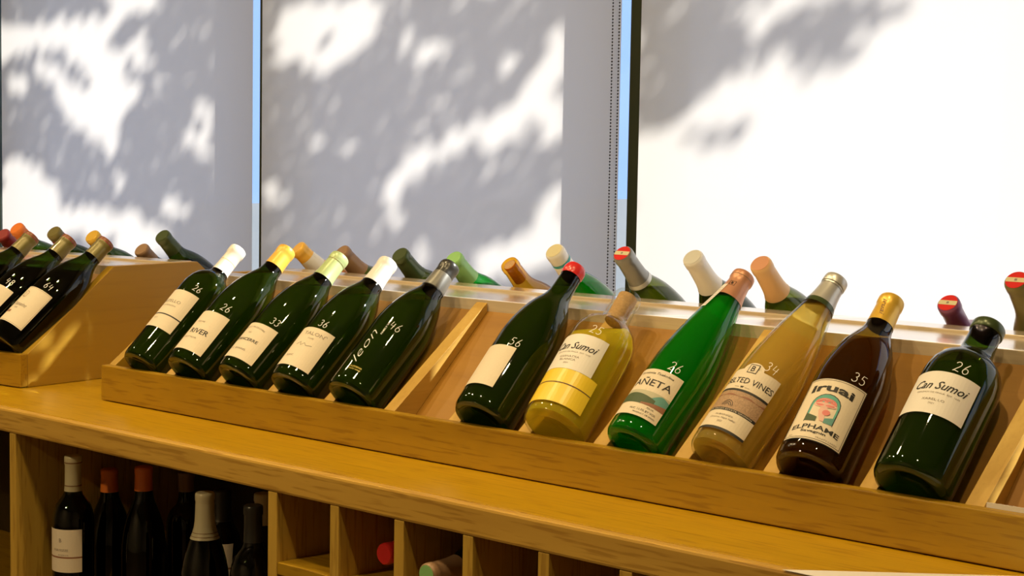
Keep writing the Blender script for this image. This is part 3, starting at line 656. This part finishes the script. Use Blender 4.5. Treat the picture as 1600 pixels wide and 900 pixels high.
w = Wrap(p, 0, (.045, .118, .036, .130), 1.16); w.rect(-.038, .038, .045, .118, PAPER); w.done('front_label', b)
for k, (xx, L, cap, lab) in enumerate([(-.71, .269, F_dred, 'far rack rear neck in dark red foil at the left picture edge'),
        (-.631, .295, F_orange, 'far rack rear neck with bright orange top'),
        (-.498, .289, F_olive, 'far rack rear neck in olive foil, between the orange and the golden brown tops'),
        (-.364, .283, F_amb, 'far rack rear neck with golden brown top behind the bottle marked 64'),
        (-.225, .245, F_brown, 'far rack rear bottle showing only a low round brown top above the ridge'),
        (-.112, .299, F_dkgreen, 'far rack rear bottle with long dark green neck beside the white capsule')]):
    back(xx, L, 'burgundy', G_dark, W_red, lab, cap, LP, LA, 'bottles lying on the far slope of the far rack', cz=.84, bx={-.71: -.735}.get(xx, xx), **({'bands': [(L*.955, L*.99, F_dred)]} if cap in (F_olive, F_amb) else {}))

# standing bottles in the tall bay
RS = 1.0
GS = 'bottles standing in the tall bay under the counter'
def stand(x, y, L, kind, cap, label, cz=.79, lab=None, **kw):
    b, p = bottle(kind, L, G_dark, W_red, L * .76, label, GS, Matrix.Translation((x, y, BAYF)), 0.0)
    if cap: capsule(b, p, L * cz, L, cap, **kw)
    if lab:
        w = Wrap(p, .5); w.rect(-.040, .034, lab[0], lab[1], PAPER); w.band(-.040, .034, lambda t: lab[0] + .026, lambda t: lab[0] + .029, ART_B)
        w.text('FORTEZZE', -.006, lab[1] - .038, INKG, w=.030, h=.0042); w.text('B', -.006, lab[1] - .02, INKG, h=.007); w.text('RISERVA', 0, lab[1] - .047, INKG, w=.02, h=.0024)
        w.done('front_label', b)
    return b
stand(.088, -.121, .307, 'bordeaux', F_cream, 'standing bottle with cream capsule and cream label, leftmost under the counter', lab=(.098, .177), bands=[(.294, .2965, F_brown), (.252, .254, F_brown)])
stand(.053, -.018, .264, 'burgundy', F_orange, 'standing bottle with orange top beside the leftmost one', cz=.84)
stand(.178, -.03, .287, 'burgundy', F_orange, 'deeper standing bottle with orange top, second orange top from the left', cz=.85)
stand(.147, .09, .257, 'bordeaux', F_brown, 'standing bottle whose dull orange top is half hidden by the counter edge', cz=.86)
stand(.477, -.121, .296, 'burgundy', F_cream, 'standing bottle with broad cream capsule right of the middle of the bay', cz=.74, bands=[(.2235, .2245, F_brown), (.2295, .2305, F_brown)])
stand(.458, .020, .272, 'bordeaux', F_cream, 'standing bottle with cream capsule cut off by the counter edge, deep in the bay', cz=.80)
stand(.612, -.128, .296, 'bordeaux', F_black, 'standing bottle with black capsule against the right side of the bay', cz=.80)
stand(.345, .02, .262, 'burgundy', F_black, 'dark standing bottle with black capsule deep in the middle of the bay', lab=(.10, .17))

# bottles lying in the cubby holes (bottoms to the back)
def lie(x, ytip, L, z, kind, cap, label, **kw):
    m = Matrix.Translation((x, ytip + L, z)) @ Matrix.Rotation(math.pi / 2, 4, 'X')
    b, p = bottle(kind, L, G_dark, W_red, L * .76, label, 'bottles lying in the cubby holes', m, 0.0)
    capsule(b, p, L * .8, L, cap, **kw)
lie(.946, -.155, .298, -.152 + .0418, 'burgundy', F_red, 'bottle lying in a cubby hole showing a round bright red top')
lie(1.076, -.196, .298, -.152 + .0418, 'burgundy', F_brown, 'bottle lying in a cubby hole showing a green disc and brown neck', top=(F_green,))

# ------------------------------------------------------------------ small white cards
c = MB(); c.add([(1.657, -.1915, .0005), (1.874, -.013, .0005), (2.02, -.013, .0005), (1.98, -.1915, .0005), (1.657, -.1915, .0012), (1.874, -.013, .0012), (2.02, -.013, .0012), (1.98, -.1915, .0012)],
      [(0,1,2,3),(4,5,6,7),(0,1,5,4),(1,2,6,5),(2,3,7,6),(3,0,4,7)], PAPERW)
tag(c.build('paper_sheet'), 'white sheet of paper lying on the counter at the bottom right corner', 'paper')
tag(box('price_card', (1.808, .0190, .034), (1.93, .0202, .074), PAPERW), 'thin white card standing behind the front rail at the right picture edge', 'card')

# ------------------------------------------------------------------ outside: ground and the tree that shades the blinds
GRD = plain('pale_paving', (0.22, 0.22, 0.19), 0.9, noise=0.1, scale=3)
struct(box('ground', (-40, 1.2, ZF - 0.35), (40, 60, ZF - 0.25), GRD))
BRI = [(30,45,45),(75,45,42),(110,30,50),(150,20,42),(190,8,28),(235,0,22),(130,70,40),(160,100,36),(75,110,20),(110,150,28),(130,170,38),(160,200,32),(172,228,18),(180,150,30),(215,75,20),(222,95,14),(85,115,18),(205,140,22),
 (250,128,13),(312,165,17),(322,180,16),(300,218,20),(322,240,18),(330,200,16),(185,280,16),(268,322,20),(285,332,14),(30,270,28),(40,300,42),(75,310,26),(20,350,48),(60,350,50),(110,345,28),(150,350,34),(200,355,34),(240,378,28),(210,390,30),(28,130,18),(0,60,40),
 (440,55,22),(480,20,44),(520,10,42),(560,20,30),(470,70,35),(500,95,30),(540,65,30),(580,50,16),(598,12,14),(432,88,14),(640,62,17),(662,82,20),(692,72,18),(645,95,12),(494,220,17),(545,232,15),(424,300,17),
 (872,60,26),(868,95,28),(850,115,22),(800,100,20),(785,112,14),(842,142,26),(862,165,26),(820,172,28),(790,190,30),(752,205,27),(712,215,26),(760,228,20),(820,215,18),(860,205,24),(672,240,25),(645,262,25),(622,282,22),(612,310,18),(615,342,22),(665,205,13),(690,185,12),(712,120,14),(685,165,14),
 (860,330,26),(862,375,40),(830,395,38),(790,405,34),(760,415,28),(874,295,16),(660,400,20),(800,10,14),(715,0,10)]
DRK3 = [(1010,20,45),(1050,60,55),(1090,30,50),(1130,60,45),(1020,120,45),(1070,120,45),(1110,95,35),(1150,85,25),(1040,165,35),(1000,170,30),(1190,75,24),(1230,50,30),(1260,40,28),(1300,70,32),(1280,95,25),(1320,85,20),(1350,10,40),(1310,15,30),(1390,0,25),(1090,215,14),(1115,210,16),(1150,213,14),(1270,75,30),(1060,10,50),(1180,95,14),(1115,0,30)]
def dark_at(X, Z):
    x, y = to_px((X, 0.95, Z))
    if X > 0.52:
        if Z > 0.80 and X < 1.02: return y < 0 and x < 1180 or Z < 0.86 and any((x-a)**2+(y-b)**2 < r*r for a, b, r in DRK3)
        if y < 0: return X < 0.9
        return any((x-a)**2+(y-b)**2 < (r-3)**2 for a, b, r in DRK3)
    if x > 905: return (X * 31.7 + Z * 17.3) % 1 < .5
    if y < -12 or x < -12: return math.sin(X*9)*math.sin(Z*11+X*4) > -.35
    return not any((x-a)**2+(y-b)**2 < (r-1)**2 for a, b, r in BRI)
tree = empty('tree', (0.2, 3.6, ZF - 0.25)); tag(tree, 'leafy tree outside the window, known by its shadow on the blinds', 'tree')
LEAF = plain('green_leaf', (0.07, 0.16, 0.03), 0.5, noise=0.3, scale=30)
BARK = plain('brown_bark', (0.12, 0.08, 0.05), 0.9, noise=0.3, scale=40)
S3 = Vector((1, 1, 0.93)) 
tloc = Vector((0.2, 3.6, ZF - 0.25)); lv, lf = [], []
def leaf(c, s):
    a = Vector((random.gauss(0, 1), random.gauss(0, 1), random.gauss(0, 1))).normalized()
    n = (SUN_DIR + 0.55 * Vector((random.gauss(0, 1), random.gauss(0, 1), random.gauss(0, 1)))).normalized()
    a = (a - n * a.dot(n)).normalized(); b_ = n.cross(a); c = c - tloc; k = len(lv)
    lv.extend([tuple(c - a*s), tuple(c - a*s*.2 + b_*s*.55 + n*s*.12), tuple(c + a*s*.45 + b_*s*.4 + n*s*.1), tuple(c + a*s*1.1), tuple(c + a*s*.45 - b_*s*.4 + n*s*.1), tuple(c - a*s*.2 - b_*s*.55 + n*s*.12)])
    lf.extend([(k, k+1, k+2, k+3), (k, k+3, k+4, k+5)])
z = -0.02
while z < 1.0:
    x = -2.6
    while x < 1.6:
        X = x + random.uniform(-.014, .014); Z = z + random.uniform(-.014, .014)
        ok = dark_at(X, Z)
        if Z > 0.865: ok = (X < -0.25 and math.sin(X*9)*math.sin(Z*11+X*4) > -.35)
        if ok:
            for rep in range(3):
                t = random.uniform(2.0, 2.9)
                leaf(Vector((X, 0.95, Z)) + S3 * t, random.uniform(.017, .026))
        x += .022
    z += .022
# added leaves out of view, placed to cut the sun on the racks
for i in range(5200):
    X = random.uniform(-0.6, 3.6); Z = random.uniform(0.895 if X < .8 else .921, 1.13)
    if 0.79 < X < 1.46: continue
    leaf(Vector((X, .95, Z)) + S3 * random.uniform(0.7, 1.3), random.uniform(.016, .026))
# upper crown
for i in range(5000):
    X = random.uniform(-2.6, 1.4); Z = random.uniform(1.08, 2.4)
    if math.sin(X*5+1)*math.sin(Z*6+X*2) > -.3: leaf(Vector((X, .95, Z)) + S3 * random.uniform(1.4, 2.3), random.uniform(.03, .05))
me = mesh_of('foliage', lv, lf, [LEAF], smooth=False, fix=False); fo = part('foliage', me, tree); fo['kind'] = 'stuff'
def limb(a, b_, r0, r1, c):
    a = Vector(a) - tloc; b_ = Vector(b_) - tloc; d = (b_ - a).normalized(); x = d.orthogonal().normalized(); y = d.cross(x); n = 8
    vs = [tuple(a + (x*math.cos(2*math.pi*k/n) + y*math.sin(2*math.pi*k/n))*r0) for k in range(n)] + [tuple(b_ + (x*math.cos(2*math.pi*k/n) + y*math.sin(2*math.pi*k/n))*r1) for k in range(n)]
    c.add(vs, [(k, (k+1)%n, n+(k+1)%n, n+k) for k in range(n)] + [list(range(n)), list(range(n, 2*n))], BARK)
c = MB(); limb((0.2, 3.6, ZF - .25), (0.22, 3.6, 1.8), .13, .10, c); limb((0.22, 3.6, 1.8), (.25, 3.6, 3.7), .10, .05, c)
c.build('trunk', tree, smooth=True)
for e in [(1.9, 3.1, 3.3), (1.1, 2.7, 3.1), (-.4, 3.2, 3.6), (.8, 3.9, 4.3), (2.3, 3.7, 3.9)]:
    c = MB(); limb((.25, 3.6, 3.5 + .2*random.random()), e, .035, .008, c); c.build('branch', tree, smooth=True)
